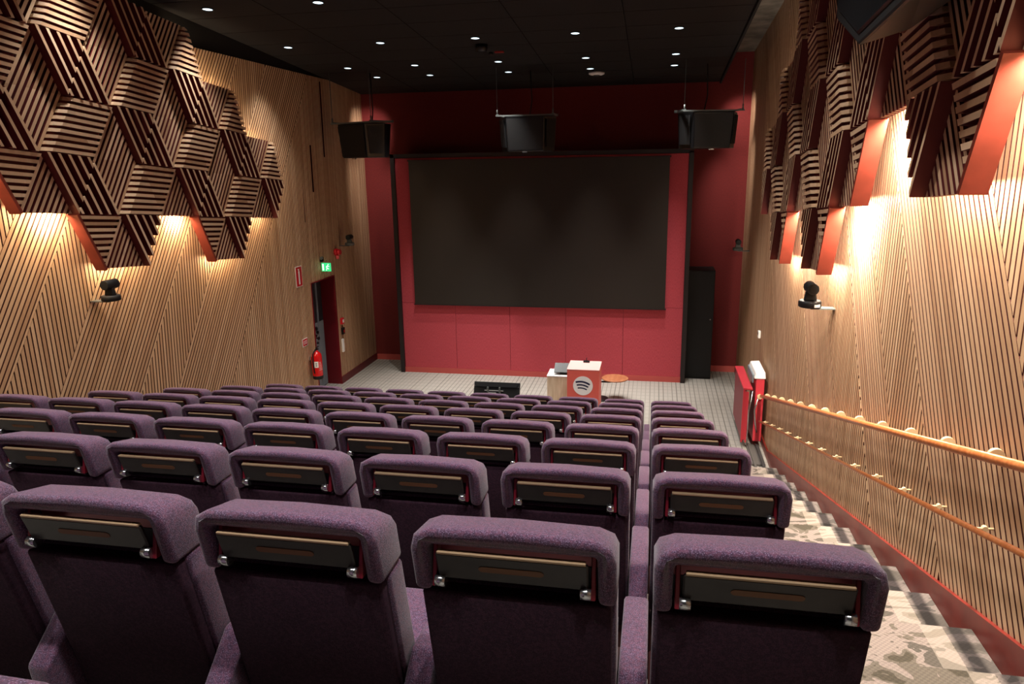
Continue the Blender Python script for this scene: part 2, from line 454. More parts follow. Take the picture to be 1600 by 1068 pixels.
# ------------------------------------------------------------------ timber slats on both side walls
KT = 1.43                                   # slope of the leaning zones
def build_slats(side, wall, zones, regions, gaps):
    sgn = 1 if side == 'L' else -1
    X = XL if side == 'L' else XR
    items = []
    for (h0, h1, ang) in zones:
        d = (math.cos(math.radians(ang)), math.sin(math.radians(ang)))
        n = (d[1], -d[0])
        lean = ang < 70
        pitch = .0535
        wd = pitch - .0145
        for reg in regions:
            poly = clip(reg, 1, -1 / KT, h1 - .004)
            poly = clip(poly, -1, 1 / KT, -h0 - .004)
            if area(poly) < 1e-4: continue
            if lean:
                k0 = (h0 * n[0]); off = k0
            else:
                off = 0
            vals = [n[0] * p[0] + n[1] * p[1] for p in poly]
            i0 = int(math.floor((min(vals) - off) / pitch)) - 1; i1 = int(math.ceil((max(vals) - off) / pitch)) + 1
            for i in range(i0, i1):
                lo = off + i * pitch + .006; hi = lo + wd
                st_ = clip(clip(poly, n[0], n[1], hi), -n[0], -n[1], -lo)
                if area(st_) < 6e-4: continue
                rnd = random.Random(i * 131 + int(h0 * 100) + (5 if side == 'L' else 977))
                tone = .25 + .5 * rnd.random()
                parts_ = [st_]
                for (gy, gz0, gz1) in gaps:
                    nx_ = []
                    for pp in parts_:
                        if len(pp) < 3: continue
                        cy_ = sum(p[0] for p in pp) / len(pp)
                        if abs(cy_ - gy) < pitch * .5 and not lean:
                            nx_ += [clip(pp, 0, -1, -gz1), clip(pp, 0, 1, gz0)]
                        else: nx_.append(pp)
                    parts_ = nx_
                for pp in parts_:
                    if area(pp) < 6e-4: continue
                    items.append((pp, tone, Vector((0, d[0], d[1]))))
    def score(it):
        pp = it[0]; cy_ = sum(p[0] for p in pp) / len(pp); cz_ = sum(p[1] for p in pp) / len(pp)
        q = pix((X, cy_, cz_))
        if q is None or not (-80 < q[0] < 1680 and -60 < q[1] < 1130): return -1
        return 1.0 / ((X * X + cy_ * cy_) ** .5) + (.03 if area(pp) > .02 else -.1)
    items.sort(key=score, reverse=True)
    rest = MB()
    for idx, (pp, tone, dv_) in enumerate(items):
        a = [(X - .046 * sgn, p[0], p[1]) for p in pp]; c = [(X, p[0], p[1]) for p in pp]
        if sgn < 0: a.reverse(); c.reverse()
        if idx < 292:
            q = MB(); q.bar(a, c, dv_, tone); o = q.build('slat', [M['slat'], M['flank']], wall)
        else:
            rest.bar(a, c, dv_, tone)
    o = rest.build('slat_field', [M['slat'], M['flank']], wall)
    o['kind'] = 'stuff'

zl = [(-9, -4.5, 88), (-4.5, -3.0, 55.1), (-3.0, -2.2, 88), (-2.2, -.8, 55.1), (-.8, 0.1, 88), (0.1, 1.5, 55.1), (1.5, 3.3 - .9, 55.1), (2.4, 3.3, 90), (3.3, 3.99, 55.1), (3.99, 4.74, 90.5), (4.74, 6.15, 55.1), (6.15, 6.93, 85.5), (6.93, 8.32, 55.1), (8.32, 20, 88.6)]
zl[6] = (1.5, 2.4, 55.1)
regL = [[(YB, 0), (DY0, 0), (DY0, TOPL), (YB, TOPL)], [(DY0, DZ), (DY1, DZ), (DY1, TOPL), (DY0, TOPL)], [(DY1, .14), (YF, .14), (YF, TOPL), (DY1, TOPL)]]
build_slats('L', wall_left, zl, regL, [(11.75, 3.2, 4.85), (12.71, 4.3, 5.6), (12.15, 3.7, 4.5)])
zr = [(-9, -2.6, 55.1), (-2.6, -1.7, 88), (-1.7, .4, 55.1), (.4, 1.38, 89), (1.38, 2.91, 55.1), (2.91, 3.68, 92), (3.68, 4.47, 55.1), (4.47, 5.47, 90), (5.47, 6.75, 55.1), (6.75, 7.62, 88), (7.62, 9.11, 55.1), (9.11, 20, 88.6)]
def zbot(y): return max(.12, 1.56 - .272 * (y - 4.87))
yk = 4.87 + (1.56 - .12) / .272
regR = [[(YB, zbot(YB)), (yk, .12), (YF, .12), (YF, 6.6), (YB, 6.6)]]
build_slats('R', wall_right, zr, regR, [])

# skirtings
base_l = struct(bx('baseboard_left', M['skirt_red'], None, XL - .03, XL + .02, DY1, YF, 0, .14))
base_f = struct(bx('baseboard_front', M['coral_skirt'], None, XL + .02, XR, YF - .02, YF, 0, .12))
q = MB()
yb0 = -1.9
a = [(XR - .022, p[0], p[1]) for p in ((yb0, zbot(yb0)), (yb0, 0), (YF - .02, 0), (YF - .02, .12), (yk, .12))]
c = [(XR + .03, p[1], p[2]) for p in a]
q.prism(a, c); base_r = struct(q.build('baseboard_right', M['stringer'], None, fix=True))

# ------------------------------------------------------------------ door in the left wall
dr = struct(MB().box(XL - .60, XL - .005, DY1 - .006, DY1 + .06, 0, DZ, 0)
            .box(XL - .60, XL - .005, DY0 - .06, DY0 + .006, 0, DZ, 0)
            .box(XL - .60, XL - .005, DY0, DY1, DZ - .006, DZ + .06, 0)
            .box(XL - .03, XL + .012, DY0 - .015, DY0 + .005, 0, DZ + .015, 0)
            .box(XL - .03, XL + .012, DY1 - .005, DY1 + .015, 0, DZ + .015, 0)
            .box(XL - .03, XL + .012, DY0, DY1, DZ - .005, DZ + .015, 0)
            .build('door_1', M['door_red'], None))
leaf = bx('door_leaf', M['steel_dark'], dr, XL - .33, XL - .28, DY0 + .002, DY1 - .002, 0.005, DZ - .01)
bx('door_lower_plate', M['steel'], dr, XL - .28, XL - .272, DY0 + .01, DY1 - .02, .02, 1.28)
bx('door_edge_strip', M['steel'], dr, XL - .28, XL - .265, DY1 - .26, DY1 - .21, .02, 2.08)
q = MB()
for (yy, zz, s_) in ((12.36, 1.18, .035), (12.40, 1.1, .03), (12.33, 1.05, .025), (12.42, .98, .03), (12.38, .9, .02), (12.42, .55, .02), (12.44, .2, .02)):
    q.cyl((XL - .272, yy, zz), (XL - .245, yy, zz), s_, n=10)
q.build('door_lock', M['black_gloss'], dr)
q = MB(); q.tube([(XL - .275, 12.3, 1.02), (XL - .22, 12.3, 1.02), (XL - .22, 12.18, 1.02)], .012)
q.build('door_handle', M['chrome'], dr)
struct(bx('trim_1', M['steel_dark'], None, XL - .6, XL - .4, DY0, DY1, 0, DZ))

# ------------------------------------------------------------------ relief of slatted rhombi on both walls
ETRI = .66; TH = math.radians(-4.9)
def loc_uv(mn):
    m_, n_ = mn
    return (ETRI * (m_ + n_ / 2), ETRI * n_ * .8660254)
def to_yz(O, uv):
    u, v = uv
    return (O[0] + u * math.cos(TH) - v * math.sin(TH), O[1] + u * math.sin(TH) + v * math.cos(TH))
OUT = [(-9, 0), (-4, 0), (-3, -1), (-2, -1), (-2, 0), (-1, 0), (0, -1), (1, -1), (2, -2), (3, -2), (3, -1), (4, -1), (5, -2), (6, -2), (6, -1), (7, -1), (7, 0), (6, 1), (5, 1), (4, 2), (3, 2), (2, 3), (-9, 3)]
OUTUV = [loc_uv(p) for p in OUT]
def inside(pt, poly):
    c_ = False; x_, y_ = pt
    for i in range(len(poly)):
        x1, y1 = poly[i]; x2, y2 = poly[(i + 1) % len(poly)]
        if (y1 > y_) != (y2 > y_) and x_ < (x2 - x1) * (y_ - y1) / (y2 - y1) + x1: c_ = not c_
    return c_
def cen(t): return (sum(p[0] for p in t) / 3, sum(p[1] for p in t) / 3)

S3 = .8660254
def relief(side, label):
    sgn = 1 if side == 'L' else -1
    X = XL if side == 'L' else XR
    O = (6.13, 4.32) if side == 'L' else (6.25, 4.35)
    root = thing('slatted_wall_relief', label, 'wall relief', (X, O[0], O[1]))
    off = Vector((X, O[0], O[1]))
    def P(uv, w_):
        y_, z_ = to_yz(O, uv)
        return Vector((X + sgn * w_, y_, z_)) - off
    slats = []
    for m_ in range(-9, 9):
        for n_ in range(-3, 5):
            if (m_ - n_) % 3: continue
            p0 = loc_uv((m_, n_))
            # kinds: list of (kind, tri lists, anchor)
            A = [[(m_, n_), (m_ + 1, n_), (m_, n_ + 1)], [(m_ + 1, n_), (m_ + 1, n_ + 1), (m_, n_ + 1)]]
            B = [[(m_, n_), (m_ + 1, n_ - 1), (m_ + 1, n_)], [(m_ + 1, n_ - 1), (m_ + 2, n_ - 1), (m_ + 1, n_)]]
            Cc = [[(m_, n_ - 1), (m_ + 1, n_ - 1), (m_, n_)], [(m_, n_ - 1), (m_ + 1, n_ - 2), (m_ + 1, n_ - 1)]]
            for kind, tris in (('A', A), ('B', B), ('C', Cc)):
                tv = [[loc_uv(v_) for v_ in t] for t in tris]
                tv_in = [(k, t) for k, t in enumerate(tv) if inside(cen(t), OUTUV)]
                if not tv_in: continue
                if kind == 'A':
                    sfun = lambda uv, p0=p0: (uv[0] - p0[0]) - (uv[1] - p0[1]) / math.tan(math.radians(60))
                    prof = [(-1, .20), (0, .21), (.07, .255), (ETRI, .215), (2, .15)]
                    sn = (1, -1 / math.tan(math.radians(60)))
                elif kind == 'B':
                    sfun = lambda uv, p0=p0: (uv[0] - p0[0]) + (uv[1] - p0[1]) / math.tan(math.radians(60))
                    prof = [(-1, .27), (0, .265), (ETRI, .235), (2, .2)]
                    sn = (1, 1 / math.tan(math.radians(60)))
                else:
                    sfun = lambda uv, p0=p0: (uv[0] - p0[0]) - (uv[1] - p0[1]) / math.tan(math.radians(60))
                    prof = [(-3, .18), (0, .18), (3, .18)]
                    sn = (1, 0)
                def wf(uv, sfun=sfun, prof=prof):
                    s_ = sfun(uv)
                    for i in range(len(prof) - 1):
                        if s_ <= prof[i + 1][0]:
                            a_, b_ = prof[i], prof[i + 1]
                            t = (s_ - a_[0]) / (b_[0] - a_[0]); return a_[1] + (b_[1] - a_[1]) * t
                    return prof[-1][1]
                depth = {'A': .045, 'B': .09, 'C': .035}[kind]
                body = MB()
                def split(poly):
                    if kind != 'A': return [poly]
                    c0 = .07 + sn[0] * p0[0] + sn[1] * p0[1]
                    return [q_ for q_ in (clip(poly, sn[0], sn[1], c0), clip(poly, -sn[0], -sn[1], -c0)) if area(q_) > 1e-5]
                for k, t in tv_in:
                    for q_ in split(t):
                        body.prism([P(uv, .13) for uv in q_], [P(uv, wf(uv) - depth) for uv in q_])
                allp = [p for k, t in tv_in for p in t]
                cu = (sum(p[0] for p in allp) / len(allp), sum(p[1] for p in allp) / len(allp))
                panel = body.build('panel', M['panel_red'], root, fix=True)
                # bars
                if kind == 'A': ang, pitch, wd, inset = 0, .0635, .034, 0
                elif kind == 'B': ang, pitch, wd, inset = 120, .1143, .034, 0
                else: ang, pitch, wd, inset = 60, .0635, .034, 0
                d = (math.cos(math.radians(ang)), math.sin(math.radians(ang)))
                nrm = (-d[1], d[0]) if kind != 'B' else (d[1], -d[0])
                o0 = nrm[0] * p0[0] + nrm[1] * p0[1]
                for k, t in tv_in:
                    vals = [nrm[0] * p[0] + nrm[1] * p[1] - o0 for p in t]
                    ph = {'A': .012, 'B': .0 if k == 0 else .03, 'C': .004}[kind]
                    i0 = int(math.floor(min(vals) / pitch)) - 1; i1 = int(math.ceil(max(vals) / pitch)) + 1
                    for i in range(i0, i1):
                        lo = i * pitch + ph; hi = lo + wd
                        lo2 = max(lo, min(vals)); hi2 = min(hi, max(vals))
                        if hi2 - lo2 < .012: continue
                        st_ = clip(clip(t, nrm[0], nrm[1], o0 + hi2), -nrm[0], -nrm[1], -o0 - lo2)
                        if area(st_) < 8e-4: continue
                        slats.append((panel, kind, split(st_), P, wf, depth, random.random(), d, area(st_)))
    # the bars that show largest are parts of their own, the rest are joined per panel
    def sc_(s_):
        pts = s_[2][0]; w_ = P(pts[0], .2) + off
        q = pix(w_)
        if q is None or not (-60 < q[0] < 1660 and -40 < q[1] < 1100): return -1
        return s_[8] / ((w_ - Vector((0, 0, H))).length ** 2)
    slats.sort(key=sc_, reverse=True)
    rest = {}
    for idx, (panel, kind, polys, P_, wf, depth, tone, d_, _) in enumerate(slats):
        dv_ = Vector((0, d_[0] * math.cos(TH) - d_[1] * math.sin(TH), d_[0] * math.sin(TH) + d_[1] * math.cos(TH)))
        q = MB() if idx < 290 else rest.setdefault(panel.name, (panel, MB()))[1]
        for pl in polys:
            a = [P_(uv, wf(uv) - depth - .002) for uv in pl]; b_ = [P_(uv, wf(uv)) for uv in pl]
            if sgn > 0: a.reverse(); b_.reverse()
            q.bar(a, b_, dv_, tone)
        if idx < 290:
            q.build('bar', [M['bar'], M['panel_red']], panel, fix=True)
    for nm, (panel, q) in rest.items():
        o = q.build('bar_field', [M['bar'], M['panel_red']], panel, fix=True); o['kind'] = 'stuff'
    # deep boards closing the leaning near edges
    for (a_, b_) in (((-4, 0), (-3, -1)), ((-1, 0), (0, -1)), ((1, -1), (2, -2)), ((4, -1), (5, -2))):
        ua, ub = loc_uv(a_), loc_uv(b_)
        dx = (-.028, -.016)
        q = MB()
        ua2 = (ua[0] + dx[0], ua[1] + dx[1]); ub2 = (ub[0] + dx[0], ub[1] + dx[1])
        q.prism([P(ua, .135), P(ub, .135), P(ub2, .135), P(ua2, .135)], [P(ua, .262), P(ub, .262), P(ub2, .262), P(ua2, .262)])
        q.build('end_board', M['board_orange'], root, fix=True)
    # hidden LED strips behind the outline, shining out along the wall
    for i in range(1, len(OUT) - 2):
        a_, b_ = OUT[i], OUT[i + 1]
        if (a_, b_) in (((-4, 0), (-3, -1)), ((-1, 0), (0, -1)), ((1, -1), (2, -2)), ((4, -1), (5, -2))): continue
        ua, ub = Vector(loc_uv(a_)), Vector(loc_uv(b_))
        e_ = (ub - ua).normalized(); nout = Vector((e_.y, -e_.x))
        mid = (ua + ub) / 2
        if inside(tuple(mid + nout * .05), OUTUV): nout = -nout
        ins = ua - nout * .05 + e_ * .04, ub - nout * .05 - e_ * .04
        pa = P(tuple(ins[0]), .11) + off; pb = P(tuple(ins[1]), .11) + off
        pm = P(tuple(mid), .05) + off; po = P(tuple(mid + nout * .3), -.01) + off
        base_p = LEDP[side] * (ub - ua).length
        upper = a_[1] > 0 or (a_[0] >= 7)
        strip_light(pa, pb, po - pm, base_p * (.45 if upper else 1.0), color=LEDC[side])
    # brighter lamps in the notches beside the deep boards
    for (a_, b_) in (((-4, 0), (-3, -1)), ((-1, 0), (0, -1)), ((1, -1), (2, -2)), ((4, -1), (5, -2))):
        ua, ub = Vector(loc_uv(a_)), Vector(loc_uv(b_))
        pa = P((ua.x - .22, ua.y + .03), .10) + off; pb = P((ua.x - .05, ua.y + .03), .10) + off
        po = P((ua.x - .04, ua.y - .5), .0) + off
        strip_light(pa, pb, po - (pa + pb) / 2, LEDN[side], color=LEDC[side], wid=.05)
    return root
LEDP = {'L': 7.0, 'R': 13.0}; LEDN = {'L': 14.0, 'R': 85.0}
LEDC = {'L': (1, .75, .48), 'R': (1, .86, .70)}
relief('L', 'dark red and pale wood slatted rhombus relief covering the upper left wall')
relief('R', 'dark red and pale wood slatted rhombus relief hanging on the upper right wall')

# ------------------------------------------------------------------ seating tiers and stairs
ROW0, RSP, RISE = 1.572, 1.057, .3015
def row_y(k): return ROW0 + RSP * (k - 1) if k else .522
def row_z(k): return 2.184 - RISE * (k - 1)
tiers = floor
for k in range(-1, 9):
    y0 = row_y(k) - .14 if k > -1 else YB
    bx('tier', M['carpet'], tiers, XL - .03, .60, y0, row_y(k + 1) - .14, 0, row_z(k))
stairs = thing('aisle_stairs', 'patterned beige and grey carpeted steps along the right wall', 'stairs', (0, 0, 0))
for m_ in range(-4, 14):
    zt = .85 + .157 * m_; yn = 7.02 - .565 * m_
    yb_ = max(yn - .565 - .02, YB)
    q = MB(); q.box(.60, XR - .023, yb_, yn, max(0, zt - .30), zt - .012, 0)
    q.box(.60, XR - .023, yb_, yn + .012, zt - .012, zt, 0)
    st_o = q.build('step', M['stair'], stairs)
    q = MB(); q.box(.62, XR - .03, yn + .0125, yn + .016, zt - .02, zt - .002); q.build('step_nosing', M['rib'], st_o)

# ------------------------------------------------------------------ seats
SW = .508; HW = SW / 2
def shear(o, k=.23, top=1.10):
    for v_ in o.data.vertices:
        v_.co.y += (top - v_.co.z) * k
def seat_proto():
    t = thing('cinema_seat', 'x', 'seat')
    # headrest hood: an inverted U seen from behind
    q = MB()
    out = [(-HW, .915), (-HW, 1.045), (-HW + .012, 1.085), (-HW + .05, 1.108), (0, 1.116), (HW - .05, 1.108), (HW - .012, 1.085), (HW, 1.045), (HW, .915)]
    inn = [(HW - .045, .915), (HW - .045, 1.062), (-HW + .045, 1.062), (-HW + .045, .915)]
    ya, yb_ = -.050, .105
    # rear piece with recess, built of quads
    pts = out + inn; n = len(pts)
    a = [(x, ya, z) for x, z in pts]; b_ = [(x, yb_, z) for x, z in pts]
    q.add(a + b_, [], 0)
    O_, I_ = len(out), len(inn)
    front_faces = [(0, 1, 11, 12), (1, 2, 3, 11), (3, 4, 11), (4, 5, 10), (5, 6, 7, 10), (7, 8, 9, 10), (4, 10, 11)]
    for f in front_faces:
        q.f.append(f); q.mi.append(0); q.tone.append(.5); q.smooth.append(False)
        q.f.append(tuple(n + i for i in reversed(f))); q.mi.append(0); q.tone.append(.5); q.smooth.append(False)
    for i in range(n):
        j = (i + 1) % n
        q.f.append((i, n + i, n + j, j)); q.mi.append(0); q.tone.append(.5); q.smooth.append(False)
    hood = q.build('headrest', M['fabric'], t, bevel=.017, seg=3, smooth_all=True, angle=50)
    for v_ in hood.data.vertices:
        if v_.co.y > 0 and v_.co.z > .99: v_.co.z -= (v_.co.y / .105) ** 1.5 * .044 * (v_.co.z - .99) / .126
    shear(hood)
    # front cushion of the back
    q = MB(); q.box(-HW + .002, HW - .002, .0, .102, .40, .913); q.box(-HW + .046, HW - .046, .052, .10, .915, 1.04)
    o = q.build('back_cushion', M['fabric'], t, bevel=.014, seg=3, smooth_all=True); shear(o)
    # rear shell: pocket ledge at the top and panel below
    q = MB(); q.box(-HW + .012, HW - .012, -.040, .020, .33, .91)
    o = q.build('back_shell', M['fabric_shaded'], t, bevel=.012, seg=2, smooth_all=True); shear(o)
    q = MB(); q.box(-HW + .045, HW - .045, .030, .050, .985, 1.062)
    o = q.build('recess_lining', M['arm_red'], t); shear(o)
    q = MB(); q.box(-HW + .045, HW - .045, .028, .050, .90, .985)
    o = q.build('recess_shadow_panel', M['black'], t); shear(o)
    # folded writing tablet
    q = MB(); q.box(-.187, .187, -.044, -.030, .962, 1.044)
    tab = q.build('writing_tablet', M['tray'], t, bevel=.004, seg=1); shear(tab, .32, 1.05)
    q = MB(); q.box(-.182, .182, -.0455, -.028, 1.042, 1.051); e_ = q.build('tablet_edge', M['tray_edge'], tab, bevel=.002, seg=1); shear(e_, .32, 1.05)
    q = MB()
    sl = [(-.07 + .011 * math.cos(a_), 1.004 + .009 * math.sin(a_)) for a_ in [math.pi / 2 + k * math.pi / 6 for k in range(7)]] + \
         [(.07 + .011 * math.cos(a_), 1.004 + .009 * math.sin(a_)) for a_ in [-math.pi / 2 + k * math.pi / 6 for k in range(7)]]
    q.prism([(x, -.0455, z) for x, z in sl], [(x, -.042, z) for x, z in sl]); s_ = q.build('tablet_slot', M['slot'], tab, fix=True); shear(s_, .32, 1.05)
    for sd_ in (-1, 1):
        x0 = sd_ * .198
        q = MB(); pr = [(-.056, .938), (-.030, .936), (.02, 1.035), (-.01, 1.045)]
        q.prism([(x0 - .006, y_ + .0, z) for y_, z in pr], [(x0 + .006, y_, z) for y_, z in pr])
        arm = q.build('hinge_arm', M['arm_red'], t, fix=True, bevel=.002, seg=1); shear(arm)
        q = MB(); q.cyl((x0 - sd_ * .004, -.050, .955), (x0 - sd_ * .030, -.050, .955), .017, n=12)
        kn = q.build('hinge_barrel', M['chrome'], arm); shear(kn)
    # screws in the rear shell
    for sd_ in (-1, 1):
        q = MB(); q.cyl((sd_ * .205, -.040, .86), (sd_ * .205, -.035, .86), .007, n=10)
        o = q.build('screw', M['rib'], t); shear(o)
    # seat cushion, base and right-hand side armrest on its left
    q = MB(); q.box(-HW + .02, HW - .02, .22, .70, .36, .46)
    q.build('seat_cushion', M['fabric'], t, bevel=.03, seg=3, smooth_all=True)
    q = MB(); q.box(-HW + .0, HW - .0, .16, .62, .0, .355)
    q.build('seat_base', M['base'], t, bevel=.008, seg=1)
    q = MB()
    pr = [(.07, .0), (.62, .0), (.62, .50), (.585, .575), (.16, .615), (.02, .50)]
    xa, xb = -HW - .084, -HW - .006
    q.prism([(xa, y_, z) for y_, z in pr], [(xb, y_, z) for y_, z in pr])
    q.build('armrest', M['fabric'], t, bevel=.012, seg=2, smooth_all=True, fix=True)
    return t

proto = seat_proto()
kids = {}
def copy_tree(o, parent=None, skip=()):
    c = o.copy(); COL.objects.link(c)
    if parent: c.parent = parent
    for ch in list(kids[o.name]):
        if ch.name in skip: continue
        copy_tree(ch, c, skip)
    return c
def index(o):
    kids[o.name] = [c for c in o.children]
    for c in kids[o.name]: index(c)
bpy.context.view_layer.update()
index(proto)
ORD = ['', 'next to', 'second', 'third', 'fourth', 'fifth', 'sixth', 'seventh', 'eighth', 'ninth', 'tenth', 'eleventh']
ROWN = {8: 'front row nearest the stage', 7: 'second row from the stage', 6: 'third row from the stage', 5: 'fourth row from the stage',
        4: 'fourth row from the camera', 3: 'third row from the camera', 2: 'second row from the camera', 1: 'nearest full row to the camera',
        0: 'row cut by the bottom edge'}
PX = .5935
first = True
for k in range(8, -1, -1):
    for j in range(0, 10):
        x = .02 + SW / 2 + .003 - PX * j
        if k == 0 and j not in (2, 3): continue
        if k == 1 and j > 6: continue
        if k == 2 and j > 7: continue
        t = proto if first else copy_tree(proto, None, ('armrest',) if j == 10 else ())
        first = False
        t.location = (x, row_y(k), row_z(k))
        if j == 0: pos = 'beside the stairs'
        elif j == 9: pos = 'nearest the left wall'
        else: pos = ORD[j + 1] + ' from the stairs'
        t['label'] = 'plum speckled fabric seat, ' + ROWN[k] + ', ' + pos
        t['category'] = 'seat'
        t['group'] = 'purple auditorium seats in rows'

# ------------------------------------------------------------------ handrails on the right wall
RX = 1.575
def rail(name, ya, za, yb_, zb, r, label, n, pr_):
    t = thing(name, label, 'handrail', (0, 0, 0))
    q = MB(); q.tube([(RX, ya, za), (RX, yb_, zb)], r, 14); q.build('rail_bar', M['rail'], t)
    for i in range(n):
        y_ = 10.30 - .556 * i
        z_ = za + (zb - za) * (y_ - ya) / (yb_ - ya)
        xc = (RX + XR) / 2 + .012
        q = MB(); q.cyl((xc, y_ - .011, z_ + .002), (xc, y_ + .011, z_ + .002), pr_, n=22); q.cyl((RX, y_, z_), (XR, y_, z_), .006, n=8)
        q.build('rail_peg', M['peg'], t)
sl_ = (2.86 - .74) / (3.22 - 10.78)
rail('handrail', 10.40, .847, .6, 2.86 + sl_ * (.6 - 3.22), .024, 'thick varnished wooden handrail, the upper one on the right wall', 18, .038)
sl2 = (2.51 - .44) / (3.11 - 10.49)
rail('handrail', 10.40, .465, .6, 2.51 + sl2 * (.6 - 3.11), .016, 'thin varnished wooden handrail, the lower one on the right wall', 18, .013)

# ------------------------------------------------------------------ projection wall
pw = thing('screen_wall', 'crimson fabric panelled screen wall in a thin black frame', 'screen wall', ((-4.93 + .57) / 2, 13.72, 0))
ox = (-4.93 + .57) / 2
xs_ = [-4.95 + i * (5.52 / 5) for i in range(6)]
for i in range(5):
    MB().box(xs_[i] + .003 - ox, xs_[i + 1] - .003 - ox, 0, .05, .11, 1.447).build('fabric_panel', M['screen_red'], pw)
    MB().box(xs_[i] + .003 - ox, xs_[i + 1] - .003 - ox, 0, .05, 1.453, 4.26).build('fabric_panel', M['screen_red'], pw)
MB().box(-4.95 - ox, .57 - ox, -.012, .03, 0, .106).build('bottom_rail', M['coral_skirt'], pw)
MB().box(-5.03 - ox, -4.95 - ox, -.05, .87, 0, 4.34).build('side_frame', M['frame_dark'], pw)
MB().box(.57 - ox, .65 - ox, -.05, .87, 0, 4.30).build('side_frame', M['frame_dark'], pw)
MB().box(-5.03 - ox, .65 - ox, -.05, .87, 4.27, 4.34).build('top_frame', M['frame_dark'], pw)
MB().box(-4.95 - ox, .57 - ox, .05, .09, 0, 4.27).build('backing', M['dark_paint'], pw)
scr = thing('projection_screen', 'large blank dark grey projection screen on the crimson wall', 'screen', ((-4.66 + .24) / 2, 13.66, 1.44))
sx0, sx1 = -4.655, .235; so = (-4.66 + .24) / 2
MB().box(sx0 - so, sx1 - so, 0, .03, 0, 2.76).build('screen_surface', M['screen'], scr)
MB().box(sx0 - so - .02, sx1 - so + .02, -.01, .05, 2.76, 2.785).build('screen_top_bar', M['frame_dark'], scr)
MB().box(sx0 - so - .02, sx1 - so + .02, -.006, .05, -.02, 0).build('screen_bottom_bar', M['frame_dark'], scr)
cab = thing('tall_cabinet', 'tall black cabinet in the corner right of the screen', 'cabinet', (.93, 14.3, 0))
MB().box(-.27, .22, -.28, .28, 0, 2.12).build('cabinet_body', M['black'], cab, bevel=.006)
MB().box(-.265, .215, -.30, -.282, .04, 2.10).build('cabinet_door', M['black'], cab, bevel=.004)
q = MB(); q.cyl((.16, -.30, 1.19), (.16, -.33, 1.19), .012); q.build('cabinet_lock', M['chrome'], cab)

# ------------------------------------------------------------------ lectern with emblem
lc = thing('lectern', 'coral red box lectern with a round white emblem of three dark arcs', 'lectern', (-.995, 10.8, 0))
MB().box(-.243, .243, -.25, .25, .0, 1.085).build('lectern_body', M['coral'], lc, bevel=.005)
MB().box(-.247, .247, -.254, .254, 1.087, 1.10).build('lectern_top', M['coral_top'], lc, bevel=.003)
q = MB(); q.cyl((0, -.2515, .845), (0, -.2545, .845), .150, n=40); em = q.build('emblem_disc', M['white'], lc)
q = MB()
for (r, w_, cz, hw, dx) in ((.235, .027, .672, .108, .0), (.22, .023, .637, .088, -.004), (.20, .019, .608, .070, -.008)):
    a0 = math.asin(hw / r); n = 14; ou = []; inn = []
    for i in range(n + 1):
        a_ = -a0 + 2 * a0 * i / n
        rot = math.radians(9)
        for lst, rr in ((ou, r + w_ / 2), (inn, r - w_ / 2)):
            x = math.sin(a_) * rr; z = math.cos(a_) * rr - r
            x, z = x * math.cos(rot) + z * math.sin(rot), -x * math.sin(rot) + z * math.cos(rot)
            lst.append((x + dx, z + cz + r))
    for i in range(n):
        pl = [ou[i], ou[i + 1], inn[i + 1], inn[i]]
        q.prism([(x, -.2550, z) for x, z in pl], [(x, -.2562, z) for x, z in pl])
q.build('emblem_arcs', M['navy'], lc, fix=True)
mc_ = thing('desk_microphone', 'small black microphone base on the lectern top', 'microphone', (-.98, 10.96, 1.1))
MB().box(-.05, .05, -.025, .025, 0, .03).build('microphone_base', M['black_gloss'], mc_, bevel=.005)
q = MB(); q.tube([(0, 0, .03), (0, .01, .06), (0, .02, .07)], .006); q.build('microphone_stem', M['black_gloss'], mc_)

tb = thing('side_cabinet', 'pale birch box table behind and left of the coral lectern', 'table', (-1.43, 11.30, 0))
MB().box(-.195, .195, -.20, .20, 0, .80).build('table_body', M['ply'], tb, bevel=.004)
MB().box(-.2, .2, -.205, .205, .802, .82).build('table_top', M['white'], tb, bevel=.003)
dv = thing('touch_panel', 'black control panel on a stand on the pale box table', 'control panel', (-1.37, 11.25, .82))
q = MB(); q.prism([(-.15, -.10, .05), (-.15, .06, .16), (-.15, .075, .145), (-.15, -.09, .035)], [(.12, -.10, .05), (.12, .06, .16), (.12, .075, .145), (.12, -.09, .035)])
q.build('panel_screen', M['black_gloss'], dv, fix=True)
MB().box(-.06, .06, -.06, .06, 0, .015).build('panel_foot', M['black'], dv, bevel=.004)
q = MB(); q.cyl((0, 0, .015), (0, .0, .09), .02); q.build('panel_neck', M['black'], dv)

rt = thing('round_side_table', 'low round side table with an orange wooden top right of the lectern', 'table', (-.61, 12.5, 0))
q = MB(); q.lathe([(.225, 0), (.235, .006), (.235, .018), (.228, .024)], (0, 0, .385), 40); q.build('table_top', M['disc'], rt)
q = MB(); q.tube([(-.02, 0, .385), (-.02, 0, .36), (-.05, 0, .335), (-.09, 0, .325), (-.28, 0, .325), (-.32, 0, .31), (-.335, 0, .27), (-.335, 0, .03)], .016, 12); q.build('bent_leg', M['black_gloss'], rt)
q = MB(); q.lathe([(.19, 0), (.19, .012), (.17, .018)], (-.30, 0, 0.001), 32); q.build('foot_plate', M['black'], rt)

